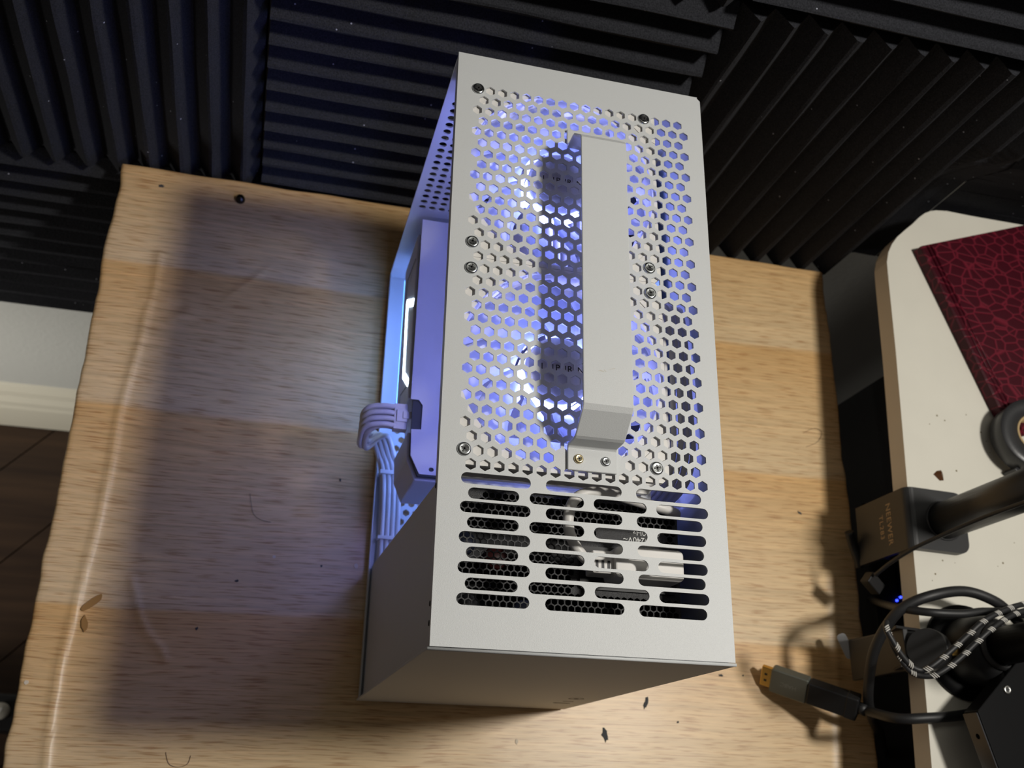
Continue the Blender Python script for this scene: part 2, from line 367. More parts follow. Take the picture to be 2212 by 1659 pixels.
foam_panel(0.2035, 0.5275, 0.3155, 0.640, False, 'charcoal foam panel with level wedges, in the top right corner above upright wedges')
foam_panel(-0.1235, 0.2015, 0.3155, 0.640, True, 'foam panel with upright wedges, only lower ends showing at the top edge above the case', ridge=0.452)
foam_panel(-0.575, -0.2495, -0.350, -0.0215, False, 'low foam panel with level wedges, left of the table and above bare grey wall')

foam_panel(-0.2475, 0.0785, -0.350, -0.0215, False, 'low foam panel behind the table, showing between the upright wedge ends left of the case')

# ------------------------------------------------------------------ table wrapped in wood-grain film
TBL = thing('table', 'wood-grain film wrapped table under the white computer case, with wrinkled edges', 'table', (0.1, 0.1, FZ))
creases = [
    ([(-0.2023, 0.2852), (-0.2071, 0.2384), (-0.2097, 0.2096), (-0.2086, 0.1705), (-0.2108, 0.1213), (-0.215, 0.0674), (-0.219, 0.013), (-0.2182, -0.0256), (-0.2162, -0.0505), (-0.214, -0.1)], 0.0019, 0.0030),
    ([(-0.1997, 0.3612), (-0.1989, 0.3296), (-0.2028, 0.2981), (-0.2028, 0.2809)], 0.0016, 0.003),
    ([(-0.1789, 0.0804), (-0.1696, 0.0529), (-0.1609, 0.0396), (-0.1511, 0.0299), (-0.1456, 0.0217)], 0.0014, 0.0026),
    ([(-0.1081, 0.3621), (-0.1373, 0.3299)], 0.0007, 0.0030),
    ([(-0.2067, 0.3186), (-0.1731, 0.3223), (-0.164, 0.3116), (-0.1815, 0.3012)], 0.0010, 0.0045),
    ([(0.4274, 0.1229), (0.4200, 0.02), (0.4153, -0.0403)], 0.0010, 0.004)]
def seg_d(p, a, b):
    ax, ay = a; bx, by = b; dx, dy = bx - ax, by - ay; t = ((p[0] - ax) * dx + (p[1] - ay) * dy) / (dx * dx + dy * dy); t = max(0, min(1, t))
    return math.hypot(p[0] - ax - dx * t, p[1] - ay - dy * t)
def hgt(x, y):
    h = 0.0
    if x < -0.09 or x > 0.4:
        for pts, hh, wd in creases:
            for a, b in zip(pts[:-1], pts[1:]):
                if min(a[0], b[0]) - 0.02 < x < max(a[0], b[0]) + 0.02 and min(a[1], b[1]) - 0.02 < y < max(a[1], b[1]) + 0.02:
                    d = seg_d((x, y), a, b); h = max(h, hh * math.exp(-(d / wd) ** 2))
    return h + (0.00025 * noise.noise(Vector((x * 22, y * 22, 1))) if not (-0.01 < x < 0.18 and -0.01 < y < 0.38) else 0)
TX0, TX1, TY0, TY1 = -0.2415, 0.4505, -0.082, 0.4455
def xl(y): return TX0 + 0.0022 * noise.noise(Vector((1, y * 18, 0))) + 0.0012 * noise.noise(Vector((1, y * 60, 3)))
def xr(y): return TX1 + 0.0020 * noise.noise(Vector((7, y * 18, 0))) + 0.0012 * noise.noise(Vector((7, y * 60, 3)))
nx, ny = 270, 240; vs = []; fs = []
for j in range(ny + 1):
    y = TY0 + (TY1 - TY0) * (j / ny); a, b = xl(y), xr(y)
    for i in range(nx + 1):
        x = a + (b - a) * i / nx; yy = y + (0.0010 * noise.noise(Vector((x * 25, 3, 0))) if j == ny else 0)
        vs.append((x, yy, hgt(x, yy)))
idx = lambda i, j: j * (nx + 1) + i
fs = [(idx(i, j), idx(i + 1, j), idx(i + 1, j + 1), idx(i, j + 1)) for j in range(ny) for i in range(nx)]
loop = [idx(i, 0) for i in range(nx)] + [idx(nx, j) for j in range(ny)] + [idx(i, ny) for i in range(nx, 0, -1)] + [idx(0, j) for j in range(ny, 0, -1)]
cx, cy = 0.105, 0.18; prev = loop
for off, dz in ((0.0016, 0.0006), (0.0028, 0.0022), (0.003, 0.005), (0.0025, 0.022), (-0.02, 0.024)):
    new = []
    for q in loop:
        x, y, z = vs[q]
        ox = -1 if x < -0.225 else (1 if x > 0.43 else 0); oy = 1 if y > TY1 - 0.004 else (-1 if y < TY0 + 0.004 else 0)
        if abs(x - cx) < 0.3: ox = 0
        new.append(len(vs)); vs.append((x + ox * off, y + oy * off, z - dz))
    fs += [(prev[k], new[k], new[(k + 1) % len(loop)], prev[(k + 1) % len(loop)]) for k in range(len(loop))]
    prev = new
fs.append(tuple(reversed(prev)))
top = MB().add(vs, fs, True).build('table_top', WOOD, TBL)
for lx_, ly_ in ((-0.17, 0.38), (0.39, 0.38), (-0.17, -0.03), (0.39, -0.03)):
    MB().box(lx_ - 0.022, lx_ + 0.022, ly_ - 0.022, ly_ + 0.022, FZ, -0.024).build('leg', BLACKM, TBL, 0.002)
def blot(name, px, py, r, seed, m, sx=1.0, sy=1.0, z=0.0003, rot=0.0, h=0.0002):
    rnd = random.Random(seed); c = at(px, py, 0); pts = []
    for k in range(14):
        a = 2 * math.pi * k / 14; q = r * (rnd.uniform(0.55, 1.15) if 'tear' in name else rnd.uniform(0.85, 1.1)); x, y = q * sx * math.cos(a), q * sy * math.sin(a)
        pts.append((c.x + x * math.cos(rot) - y * math.sin(rot), c.y + x * math.sin(rot) + y * math.cos(rot)))
    return MB().prism(pts, z - 0.0004, z + h).build(name, m, TBL)
blot('film_tear', 1306, 1586, 0.0040, 3, TEARM, 0.75, 1.45, rot=0.2)
blot('film_tear', 1395, 1519, 0.0032, 5, TEARM, 0.6, 1.6, rot=-0.25)
blot('film_tear', 1727, 1108, 0.0018, 8, TEARM, 1.4, 0.7, rot=-0.5)
blot('film_tear', 1557, 1459, 0.0017, 9, TEARM, 1.4, 0.7)
blot('film_tear', 1464, 1560, 0.0011, 11, TEARM)
blot('film_tear', 1605, 1459, 0.0008, 12, TEARM)
blot('film_tear', 511, 1255, 0.0016, 13, TEARM, 1.2, 0.7)
blot('film_tear', 425, 1358, 0.0013, 14, TEARM)
blot('film_tear', 349, 402, 0.0020, 15, TEARM, 1.2, 0.8)
blot('film_tear', 694, 1223, 0.0010, 17, TEARM)
blot('film_tear', 735, 1037, 0.0012, 18, TEARM, 0.7, 1.3)
blot('scuff', 769, 1223, 0.0022, 16, LIGHTM, 0.8, 1.0)
blot('scuff', 592, 1203, 0.0013, 19, LIGHTM)
blot('scuff', 1116, 1602, 0.0014, 20, LIGHTM, 0.8, 1.5)
blot('scuff', 57, 1474, 0.0016, 27, LIGHTM)
blot('glue_stain', 200, 1302, 0.0062, 21, STAIN, 1.5, 0.45, rot=0.75, h=0.0009, z=0.0008)
blot('glue_stain', 183, 1347, 0.0045, 22, STAIN, 0.5, 1.3, rot=0.2, h=0.0009, z=0.0008)
for pts in ([(540, 1066), (543, 1090), (548, 1110), (562, 1122), (585, 1128)], [(358, 1625), (365, 1650), (385, 1657), (405, 1650), (412, 1632)], [(1735, 935), (1760, 925), (1775, 935), (1765, 955), (1742, 965)]):
    MB().tube([at(a, b, 0.0007) for a, b in pts], 0.00018, 5, 6).build('hair', mat('hair_brown', (0.16, 0.08, 0.05), 0.5), TBL)
# dome-headed screw at the back of the table
c = at(519, 428, 0.003)
sc_ = tag(MB().lathe([(0.0042, -0.0035), (0.0044, -0.002), (0.0038, 0.0006), (0.0024, 0.0024), (0.0010, 0.003), (0.0, 0.0031)], 20, Matrix.Translation(c)).build('screw', mat('black_oxide', (0.04, 0.035, 0.035), 0.18, 0.9)),
    'black dome-headed screw standing in the table near its back edge', 'screw')

# ------------------------------------------------------------------ computer case
CW, CD, CH, CB = 0.166, 0.370, 0.313, 0.005
CASE = thing('computer_case', 'white steel computer case with perforated top and carrying handle on the table', 'computer case', (CW / 2, CD / 2, 0))
# top panel: hexagon field, round screw seats and slots
HX, HY, HP, HR = 0.0135, 0.3438, 0.00795, 0.00799
screws_rc = [(0, 0), (0, 14), (14, 0), (14, 14), (16, 0), (16, 14), (30, 0), (30, 14)]
holes = []; hexes = []
foot = (0.0705, 0.1010)
for i in range(32):
    for j in range(18):
        if (i, j) in screws_rc: continue
        x = HX + HP * j + (0.0040 if i % 2 else 0); y = HY - HR * i
        if foot[0] - 0.002 < x < foot[1] + 0.002 and (y < 0.1085 and y > 0.0995): continue
        hexes.append((x, y)); holes.append(ngon(x, y, 0.00335, 6, math.pi / 2))
rows = [0.0882, 0.0801, 0.0724, 0.0641, 0.0561, 0.0481, 0.0402, 0.0319, 0.0239]
for k, y in enumerate(rows):
    sp = [(0.0125, 0.0512), (0.0597, 0.1035), (0.1119, 0.1511)] if k % 2 == 0 else [(0.0166, 0.0448), (0.0506, 0.0815), (0.0870, 0.1180), (0.1236, 0.1528 if k > 1 else 0.1549)]
    for a, b in sp: holes.append(slot(a, b, y, 0.0031))
outl = [(0.0, -0.0005), (CW, -0.0005), (CW, CD - 0.003), (CW - 0.002, CD - 0.001), (CW - 0.002, CD), (0.0, CD)]
tp = plate('top_panel', outl, holes, 0.0011, STEEL, CASE, Matrix.Translation((0, 0, CH - 0.00055)))
MB().add([(0, 0, CH - 0.0012), (0.0009, 0, CH - 0.0012), (0.0029, 0, CH - 0.0185), (0.0020, 0, CH - 0.0185), (0, CD, CH - 0.0012), (0.0009, CD, CH - 0.0012), (0.0029, CD, CH - 0.0185), (0.0020, CD, CH - 0.0185)], [(0, 1, 2, 3), (7, 6, 5, 4), (0, 4, 5, 1), (1, 5, 6, 2), (2, 6, 7, 3), (3, 7, 4, 0)]).build('side_flange', STEEL, CASE)
MB().box(CW - 0.0009, CW, 0.0004, CD - 0.003, CH - 0.0125, CH - 0.0012).build('side_flange', STEEL, CASE)
MB().box(0.001, CW - 0.002, CD - 0.0009, CD, CH - 0.0125, CH - 0.0012).build('back_flange', STEEL, CASE)
for yy in (0.085, 0.022, 0.012):
    m = frame((0.0008, yy, CH - 0.0090), (0, 1, 0), (0, 0, 1)); m = m @ Matrix.Rotation(math.pi, 4, 'X')
    MB().lathe([(0.0, 0.0006), (0.0014, 0.0004), (0.0017, -0.0004)], 14, m).build('flange_screw', DARKM, CASE)
# pan-head screws of the fans, with recessed cross
def pan_screw(name, loc, r, m, parent, tilt=0.0, rot=0.0):
    o = MB().lathe([(r, -0.0002), (r, 0.0005), (r * 0.93, 0.0010), (r * 0.7, 0.0014), (r * 0.62, 0.0013), (0.0, 0.0013)], 24, Matrix()).build(name, m, None)
    o.parent = parent; o.location = Vector(loc) - wloc(parent); o.rotation_euler = (0, 0, rot)
    x = MB()
    for k in (0, 1):
        mt = Matrix.Rotation(k * math.pi / 2, 4, 'Z'); x.box(-r * 0.52, r * 0.52, -r * 0.12, r * 0.12, 0.0011, 0.00145, mt)
    for k in range(4):
        mt = Matrix.Rotation(math.pi / 4 + k * math.pi / 2, 4, 'Z'); x.box(r * 0.25, r * 0.42, -r * 0.05, r * 0.05, 0.0012, 0.00142, mt)
    b = link('cross_recess', bpy.data.meshes.new('cross_recess'), None, o)
    b.data.from_pydata([Vector(v) for v in x.v], [], x.f); b.data.materials.append(DARKM)
    return o
for n_, (i, j) in enumerate(screws_rc):
    pan_screw('fan_screw', (HX + HP * j, HY - HR * i + (0.0008 if i in (14,) else -0.0006 if i == 16 else 0), CH), 0.00395, CHROME, CASE, rot=n_ * 0.7)
# handle
HDL = []
prof = [(0.0978, 0.3132), (0.0978, 0.3150), (0.1105, 0.3150), (0.1117, 0.3162), (0.1119, 0.3270), (0.1128, 0.3292), (0.1238, 0.3412), (0.1268, 0.3430),
        (0.2985, 0.3430), (0.3012, 0.3412), (0.3105, 0.3295), (0.3112, 0.3270), (0.3114, 0.3162), (0.3126, 0.3150), (0.3238, 0.3150), (0.3238, 0.3132),
        (0.3108, 0.3132), (0.3098, 0.3145), (0.3096, 0.3262), (0.3090, 0.3284), (0.2998, 0.3398), (0.2980, 0.3413), (0.1274, 0.3413), (0.1250, 0.3398), (0.1142, 0.3280), (0.1136, 0.3262), (0.1134, 0.3145), (0.1122, 0.3132)]
n = len(prof); hx0, hx1 = 0.0716, 0.1003
# feet are a little wider than the raised bar's ends are tapered
vs = [(hx0, y, z) for y, z in prof] + [(hx1, y, z) for y, z in prof]
fs = [(i, (i + 1) % n, n + (i + 1) % n, n + i) for i in range(n)]
h = n // 2 + 2
mbh = MB().add(vs, fs)
pairs = [(0, 1, 26, 27), (1, 2, 25, 26)]
cap = [(0, 1, 2, 27), (2, 3, 26, 27), (3, 4, 25, 26), (4, 5, 24, 25), (5, 6, 23, 24), (6, 7, 22, 23), (7, 8, 21, 22), (8, 9, 20, 21), (9, 10, 19, 20), (10, 11, 18, 19), (11, 12, 17, 18), (12, 13, 16, 17), (13, 14, 15, 16)]
mbh.f += cap + [tuple(n + q for q in reversed(c_)) for c_ in cap]; mbh.sm += [False] * (2 * len(cap))
HANDLE = mbh.build('handle', STEEL, CASE, 0.0005, 2)
for sx_ in (0.0778, 0.0936): pan_screw('handle_screw', (sx_, 0.1043, 0.3150), 0.00275, BRASS if sx_ < 0.08 else CHROME, HANDLE, rot=0.3)
for sx_ in (0.0778, 0.0936): pan_screw('handle_screw', (sx_, 0.3178, 0.3150), 0.00275, BRASS, HANDLE, rot=0.9)
MB().prism([(0.0800, 0.1462), (0.0815, 0.1470), (0.0838, 0.1463), (0.0832, 0.1459), (0.0812, 0.1463)], 0.34300, 0.34304).build('scratch', GREYT, HANDLE)
MB().prism([(0.0850, 0.1476), (0.0900, 0.1490), (0.0901, 0.1486)], 0.34300, 0.34304).build('scratch', GREYT, HANDLE)
MB().prism([(0.0832, 0.1472), (0.0846, 0.1462), (0.0850, 0.1463), (0.0838, 0.1474)], 0.34300, 0.34304).build('scratch', GREYT, HANDLE)
# front panel with rolled top lip
fp = MB().box(-0.0012, CW + 0.001, -0.0022, -0.0006, CB - 0.0012, CH - 0.0008).build('front_panel', STEEL, CASE, 0.0004)
MB().tube([(-0.001, -0.0015, CH - 0.0012), (CW + 0.0008, -0.0015, CH - 0.0012)], 0.0009, 10, 1).build('rolled_lip', STEEL, fp)
m = frame((0, -0.0022, 0), (1, 0, 0), (0, 0, 1))
MB().prism(slot(0.1410, 0.1545, 0.058, 0.0024), -0.0001, 0.0001, m).build('port', INK, fp)
MB().prism(slot(0.1440, 0.1525, 0.0735, 0.0014), -0.0001, 0.0001, m).build('port', INK, fp)
plate('button_gap', ngon(0.1472, 0.096, 0.0058, 28), [ngon(0.1472, 0.096, 0.0050, 28)], 0.0002, INK, fp, m)
MB().prism(ngon(0.1472, 0.096, 0.0018, 14), -0.0001, 0.0001, m).build('power_symbol', INK, fp)
# back panel with round vent holes
holes = [ngon(0.0084 + 0.0079 * k, 0.13 + 0.00786 * j, 0.0029, 16) for k in range(9) for j in range(18)]
m = frame((0, CD - 0.0018, 0), (1, 0, 0), (0, 0, 1))
plate('back_panel', [(0.0, CB), (CW, CB), (CW, CH - 0.0014), (0.0, CH - 0.0014)], holes, 0.0012, STEEL, CASE, m)
# bottom panel with hexagon vents and an up-turned lip
holes = []
for i in range(24):
    for j in range(14):
        x = 0.0163 + 0.0079 * j + (0.00395 if i % 2 else 0); y = 0.236 - 0.00793 * i
        holes.append(ngon(x, y, 0.0030, 6, math.pi / 2))
plate('bottom_panel', [(0, 0), (CW, 0), (CW, CD - 0.0026), (0, CD - 0.0026)], holes, 0.0012, STEEL, CASE, Matrix.Translation((0, 0, CB + 0.0006)))
MB().box(0.0, 0.0009, 0.0005, CD - 0.003, CB + 0.0012, CB + 0.0075).build('bottom_lip', STEEL, CASE)
# right wall of the case
MB().box(CW - 0.0012, CW, 0.0005, CD - 0.003, CB + 0.0012, CH - 0.0130).build('right_panel', STEEL, CASE)
# front part of the left side: closed cover of the power supply bay
m = frame((0.0034, 0, 0), (0, 1, 0), (0, 0, 1))
MB().prism([(0.0008, CB + 0.0015), (0.1008, CB + 0.0015), (0.1008, 0.030), (0.0898, 0.2940), (0.0008, 0.2940)], -0.0006, 0.0006, m).build('side_cover', STEEL, CASE)
for fx, fy in ((0.02, 0.03), (0.146, 0.03), (0.02, 0.34), (0.146, 0.34)):
    MB().lathe([(0.008, 0.0003), (0.0088, 0.001), (0.0088, CB)], 20, Matrix.Translation((fx, fy, 0))).build('foot', BLACKR, CASE)

# ------------------------------------------------------------------ fans under the top panel
def make_fan():
    f = thing('case_fan', 'white case fan', 'fan', (0.0692, 0.2878, 0.2852), 'white lit fans under the perforated top')
    hs = 0.0638; z0, z1 = 0.2852, 0.3114; cx, cy = 0.0692, 0.2878
    T = Matrix.Translation((cx, cy, 0))
    o = [(-hs + 0.004, -hs), (hs - 0.004, -hs), (hs, -hs + 0.004), (hs, hs - 0.004), (hs - 0.004, hs), (-hs + 0.004, hs), (-hs, hs - 0.004), (-hs, -hs + 0.004)]
    hole = ngon(0, 0, 0.0612, 72)
    for zc, tk in ((z1 - 0.0018, 0.0024), (z0 + 0.0018, 0.0036)): plate('frame', o, [hole], tk, PLASTW, f, T @ Matrix.Translation((0, 0, zc)))
    MB().lathe([(0.0622, z0 + 0.003), (0.0622, z1 - 0.0025), (0.0612, z1 - 0.0025), (0.0612, z0 + 0.003)], 64, T, close=False).build('shroud', PLASTW, f)
    for sx in (-1, 1):
        for sy in (-1, 1):
            pts = [(sx * hs, sy * hs * 0.62), (sx * hs, sy * (hs - 0.004)), (sx * (hs - 0.004), sy * hs), (sx * hs * 0.62, sy * hs), (sx * hs * 0.66, sy * (hs - 0.007)), (sx * (hs - 0.007), sy * hs * 0.66)]
            MB().prism(pts, z1 - 0.0006, z1, T).build('corner_pad', PLASTW, f)
    hub = MB().lathe([(0.0195, z0 + 0.006), (0.0205, z1 - 0.006), (0.0200, z1 - 0.0030), (0.0188, z1 - 0.0022), (0.0, z1 - 0.0022)], 40, T).build('hub', PLASTW, f)
    for ch_, dx_ in (('I', -0.0112), ('J', -0.0047), ('P', -0.0018), ('I', 0.0030), ('R', 0.0056), ('N', 0.0122)): lettering('lettering', ch_, 0.0054, Matrix.Translation((cx + dx_, cy + 0.0002, z1 - 0.00215)), INK, hub)
    MB().lathe([(0.0208, z0 + 0.0085), (0.0224, z0 + 0.0085), (0.0224, z0 + 0.0115), (0.0208, z0 + 0.0115), (0.0208, z0 + 0.0085)], 48, T, close=False).build('led_ring', LEDR, f)
    pl_ = bpy.data.lights.new('hub_leds', 'POINT'); pl_.energy = 0.20; pl_.shadow_soft_size = 0.012; pl_.color = (0.30, 0.33, 1.0)
    po = bpy.data.objects.new('hub_leds', pl_); COL.objects.link(po); po.parent = f; po.location = (0, 0, -0.013)
    nb = 9
    for k in range(nb):
        vs = []; fs = []; R0, R1, nr, nt_ = 0.0245, 0.0596, 8, 6
        for a in range(nr + 1):
            r = R0 + (R1 - R0) * a / nr; sweep = 0.55 * (a / nr) ** 1.2
            for b in range(nt_ + 1):
                u = b / nt_; th = 2 * math.pi * k / nb + sweep + (u - 0.5) * (0.62 - 0.05 * a / nr)
                zz = z0 + 0.0075 + (1 - u) * 0.0125 + 0.0018 * math.sin(u * math.pi)
                vs.append(T @ Vector((r * math.cos(th), r * math.sin(th), zz)))
        for a in range(nr):
            for b in range(nt_):
                q = a * (nt_ + 1) + b; fs.append((q, q + 1, q + nt_ + 2, q + nt_ + 1))
        bl = MB().add(vs, fs, True).build('blade', BLADE, f)
        s = bl.modifiers.new('thick', 'SOLIDIFY'); s.thickness = 0.0011
    for k in range(4):
        a = math.radians(20 + 90 * k); d = Vector((math.cos(a), math.sin(a), 0)); e = Vector((-d.y, d.x, 0))
        pts = [d * 0.018 + e * 0.0018, d * 0.062 + e * 0.0018, d * 0.062 - e * 0.0018, d * 0.018 - e * 0.0018]
        MB().prism([(p.x, p.y) for p in pts], z0 + 0.0002, z0 + 0.003, T).build('strut', PLASTW, f)
    return f
fan1 = make_fan(); fan1['label'] = 'white lit fan under the rear half of the perforated top, nearest the foam wall'
fan2 = copy_tree(fan1); fan2.location = (0.0692, 0.1600, 0.2852); fan2['label'] = 'white lit fan under the middle of the perforated top, beside the slots'

# ------------------------------------------------------------------ graphics card
GPU = thing('graphics_card', 'white graphics card with white light strip, seen through the open case side', 'graphics card', (0.08, 0.25, 0.040))
bp = [(0.0105, 0.3612), (0.0100, 0.2052), (0.0161, 0.2051), (0.0192, 0.2011), (0.0190, 0.1818), (0.0117, 0.1812), (0.0124, 0.1610), (0.0193, 0.1474), (0.1300, 0.1474), (0.1300, 0.3612)]
plate('backplate', bp, [slot(0.0262, 0.0300, 0.1515, 0.0016)], 0.0014, GPUW, GPU, Matrix.Translation((0, 0, 0.1213)))
MB().prism([(0.0125, 0.360), (0.0118, 0.162), (0.0185, 0.1465), (0.129, 0.1465), (0.129, 0.360)], 0.1165, 0.1204).build('circuit_board', PCB, GPU)
shroud = MB().prism([(0.0088, 0.352), (0.0088, 0.2085), (0.0170, 0.2085), (0.0170, 0.1815), (0.0098, 0.1815), (0.0106, 0.1600), (0.0170, 0.1448), (0.128, 0.1448), (0.128, 0.352)], 0.048, 0.1140).build('cooler_shroud', GPUW, GPU, 0.0012)
xs = 0.0086
mS = frame((xs, 0, 0), (0, -1, 0), (0, 0, 1))
def strip(pts, wd, m, name, mt, parent, th=0.0003):
    b = MB()
    for (a, c) in zip(pts[:-1], pts[1:]):
        d = Vector((c[0] - a[0], c[1] - a[1])).normalized(); e = Vector((-d.y, d.x)) * wd / 2; A = Vector(a) - d * wd * 0.25; C_ = Vector(c) + d * wd * 0.25
        b.prism([tuple(A + e), tuple(C_ + e), tuple(C_ - e), tuple(A - e)], -th, th, m)
    return b.build(name, mt, parent)
strip([(-0.2915, 0.1105), (-0.3076, 0.0755), (-0.2401, 0.0823), (-0.2240, 0.1080)], 0.0060, mS, 'light_strip', LEDW, shroud)
strip([(-0.331, 0.110), (-0.333, 0.066), (-0.311, 0.064), (-0.300, 0.100)], 0.0008, mS, 'panel_line', DARKM, shroud, 0.0001)
strip([(-0.222, 0.105), (-0.228, 0.068), (-0.212, 0.068)], 0.0008, mS, 'panel_line', DARKM, shroud, 0.0001)
for yy, zz in ((0.325, 0.088), (0.2155, 0.094)): MB().lathe([(0.0, 0.0006), (0.0024, 0.0005), (0.003, 0.0)], 20, frame((xs, yy, zz), (0, 1, 0), (0, 0, -1)) @ Matrix.Rotation(math.pi, 4, 'X')).build('shroud_screw', GPUW, shroud)
MB().box(0.0092, 0.0118, 0.215, 0.345, 0.0435, 0.0475).build('lower_light_bar', emit('gpu_lower_light', (0.10, 0.34, 1.0), 7.0), shroud)
for k in range(2):
    cy = 0.300 - 0.1 * k
    MB().lathe([(0.012, 0.040), (0.012, 0.048)], 24, Matrix.Translation((0.07, cy, 0))).build('fan_hub', GPUW, GPU)
    MB().lathe([(0.044, 0.044), (0.046, 0.044), (0.046, 0.048), (0.044, 0.048), (0.044, 0.044)], 40, Matrix.Translation((0.07, cy, 0)), close=False).build('light_ring', emit('gpu_fan_ring', (0.20, 0.34, 1.0), 15.0), GPU)
MB().box(0.0172, 0.0215, 0.184, 0.2045, 0.100, 0.1162).build('power_socket', BLACKP, GPU)

# power cable of the graphics card
PC = thing('gpu_power_cable', 'white power cable plugged into the graphics card, hanging out of the case side', 'cable', (0.005, 0.19, 0.01))
plg = MB().box(-0.0004, 0.0098, 0.1842, 0.2045, 0.1035, 0.1118).build('plug', CABLEW, PC, 0.0004)
MB().box(0.0014, 0.0098, 0.1898, 0.1990, 0.1118, 0.1133).build('latch_base', CABLEW, plg, 0.0003)
MB().box(0.0060, 0.0158, 0.1922, 0.1978, 0.1128, 0.1142).build('latch', CABLEW, plg, 0.0003)
for k in range(4):
    y0 = 0.2020 - 0.0049 * k
    for lay in (0, 1):
        zt = 0.1098 - 0.0042 * lay; xo = -0.0225 + 0.0042 * lay; f = k / 3
        fx = 0.0045 + 0.0042 * k + 0.001 * lay; yf = 0.180
        P = [(0.001, y0, zt), (-0.008, y0, zt + 0.0008), (xo + 0.004, y0 - 0.001, zt - 0.003), (xo, y0 - 0.004, zt - 0.014), (xo + 0.004, y0 - 0.004, zt - 0.035 - 0.003 * k),
             (-0.0105 + 0.0040 * k, 0.2010 - 0.0005 * k, 0.050), (fx - 0.006, 0.192, 0.026), (fx, yf, 0.0125 + 0.0035 * lay), (fx + 0.002, 0.160, 0.0105 + 0.0038 * lay), (fx + 0.0028, 0.120, 0.0105 + 0.0038 * lay), (fx + 0.003, 0.075, 0.0105 + 0.0038 * lay)]
        MB().tube(P, 0.00205, 8, 6).build('strand', CABLEW, PC)
MB().box(0.0025, 0.0218, 0.1772, 0.1806, 0.0068, 0.0195).build('cable_comb', CABLEW, PC, 0.0004)
MB().box(0.0045, 0.0238, 0.1225, 0.1255, 0.0068, 0.0178).build('cable_comb', CABLEW, PC, 0.0004)

# ------------------------------------------------------------------ motherboard, memory, cables inside
MBD = thing('motherboard', 'dark motherboard standing on the right inner wall behind the perforated top', 'motherboard', (0.152, 0.24, 0.03))
MB().box(0.1545, 0.1562, 0.128, 0.362, 0.02, 0.252).build('circuit_board', PCB, MBD)
MB().box(0.1500, 0.1560, 0.100, 0.358, 0.2535, 0.2555).build('light_strip', emit('added_board_glow', (0.08, 0.22, 1.0), 1.0), MBD)  # invented glowing bar, added to turn the right inner wall blue
MB().box(0.1385, 0.1545, 0.285, 0.352, 0.130, 0.246).build('heat_sink', mat('dark_heat_sink', (0.05, 0.05, 0.055), 0.4, 0.6), MBD, 0.001)
MB().box(0.1405, 0.1545, 0.215, 0.300, 0.236, 0.250).build('heat_sink', bpy.data.materials['dark_heat_sink'], MBD, 0.001)
for k in range(2):
    t = MB().box(0.1140, 0.1545, 0.176 + k * 0.0095, 0.1815 + k * 0.0095, 0.128, 0.262).build('memory_module', GPUW, None, 0.0006)
    tag(t, 'white memory module nearer the foam wall, inside under the fans' if k else 'white memory module nearer the slots, inside under the fans', 'memory module', 'white memory modules')
CLR = thing('cpu_cooler', 'white finned processor cooler inside under the rear fan', 'cooler', (0.105, 0.265, 0.17))
MB().box(0.1300, 0.1385, 0.245, 0.283, 0.170, 0.215).build('base', SILVER, CLR, 0.001)
for k in range(12): MB().box(0.062 + k * 0.0052, 0.0626 + k * 0.0052, 0.225, 0.300, 0.140, 0.262).build('fin', GPUW, CLR)
MC = thing('motherboard_cable', 'bundle of white sleeved wires along the right inner wall', 'cable', (0.145, 0.16, 0.27))
for k in range(6):
    x = 0.1385 + 0.0042 * k
    MB().tube([(x, 0.236 - 0.002 * k, 0.262), (x, 0.225, 0.284 - 0.001 * k), (x + 0.0003, 0.190, 0.2905 - 0.002 * abs(k - 2)), (x, 0.150, 0.2910 - 0.002 * abs(k - 3)), (x - 0.001, 0.120, 0.288), (x - 0.003, 0.1035, 0.270), (x - 0.004, 0.0995, 0.20)], 0.0019, 8, 6).build('strand', CABLEW, MC)
BRK = thing('power_supply_bracket', 'white steel bracket between the fans and the black power supply', 'bracket', (0.08, 0.1, 0.1))
MB().box(0.005, 0.134, 0.0925, 0.0937, 0.02, 0.2835).build('plate', STEEL, BRK)
MB().box(0.005, 0.134, 0.0937, 0.1250, 0.2795, 0.2807).build('ledge', STEEL, BRK)

# ------------------------------------------------------------------ power supply behind the slots
PZ = 0.2832
PSU = thing('power_supply', 'black power supply with hexagon mesh, seen through the slotted top', 'power supply', (0.08, 0.05, 0.12))
holes = []; pp = 0.0039; inlet = (0.086, 0.1470, 0.038, 0.0640)
for i in range(25):
    for j in range(38):
        x = 0.0095 + pp * j + (pp / 2 if i % 2 else 0); y = 0.0885 - pp * 0.866 * i
        if y < 0.008 or x > 0.146: continue
        if 0.0985 < x < 0.1405 and 0.0640 <= y < 0.0775: continue
        if inlet[0] - 0.002 < x and inlet[2] - 0.003 < y < inlet[3] + 0.001: continue
        if 0.020 < x < 0.030 and y > 0.083: continue
        holes.append(ngon(x, y, pp * 0.47, 6, math.pi / 2))
plate('mesh_face', [(0.0060, 0.0040), (0.1490, 0.0040), (0.1490, 0.0915), (0.0060, 0.0915)], holes, 0.0010, BLACKM, PSU, Matrix.Translation((0, 0, PZ - 0.0005)))
MB().box(0.0060, 0.1490, 0.0040, 0.0052, 0.130, PZ - 0.001).build('housing_wall', BLACKM, PSU)
MB().box(0.0060, 0.1490, 0.0903, 0.0915, 0.130, PZ - 0.001).build('housing_wall', BLACKM, PSU)
MB().box(0.0060, 0.0072, 0.0052, 0.0903, 0.130, PZ - 0.001).build('housing_wall', BLACKM, PSU)
MB().box(0.1478, 0.1490, 0.0052, 0.0903, 0.130, PZ - 0.001).build('housing_wall', BLACKM, PSU)
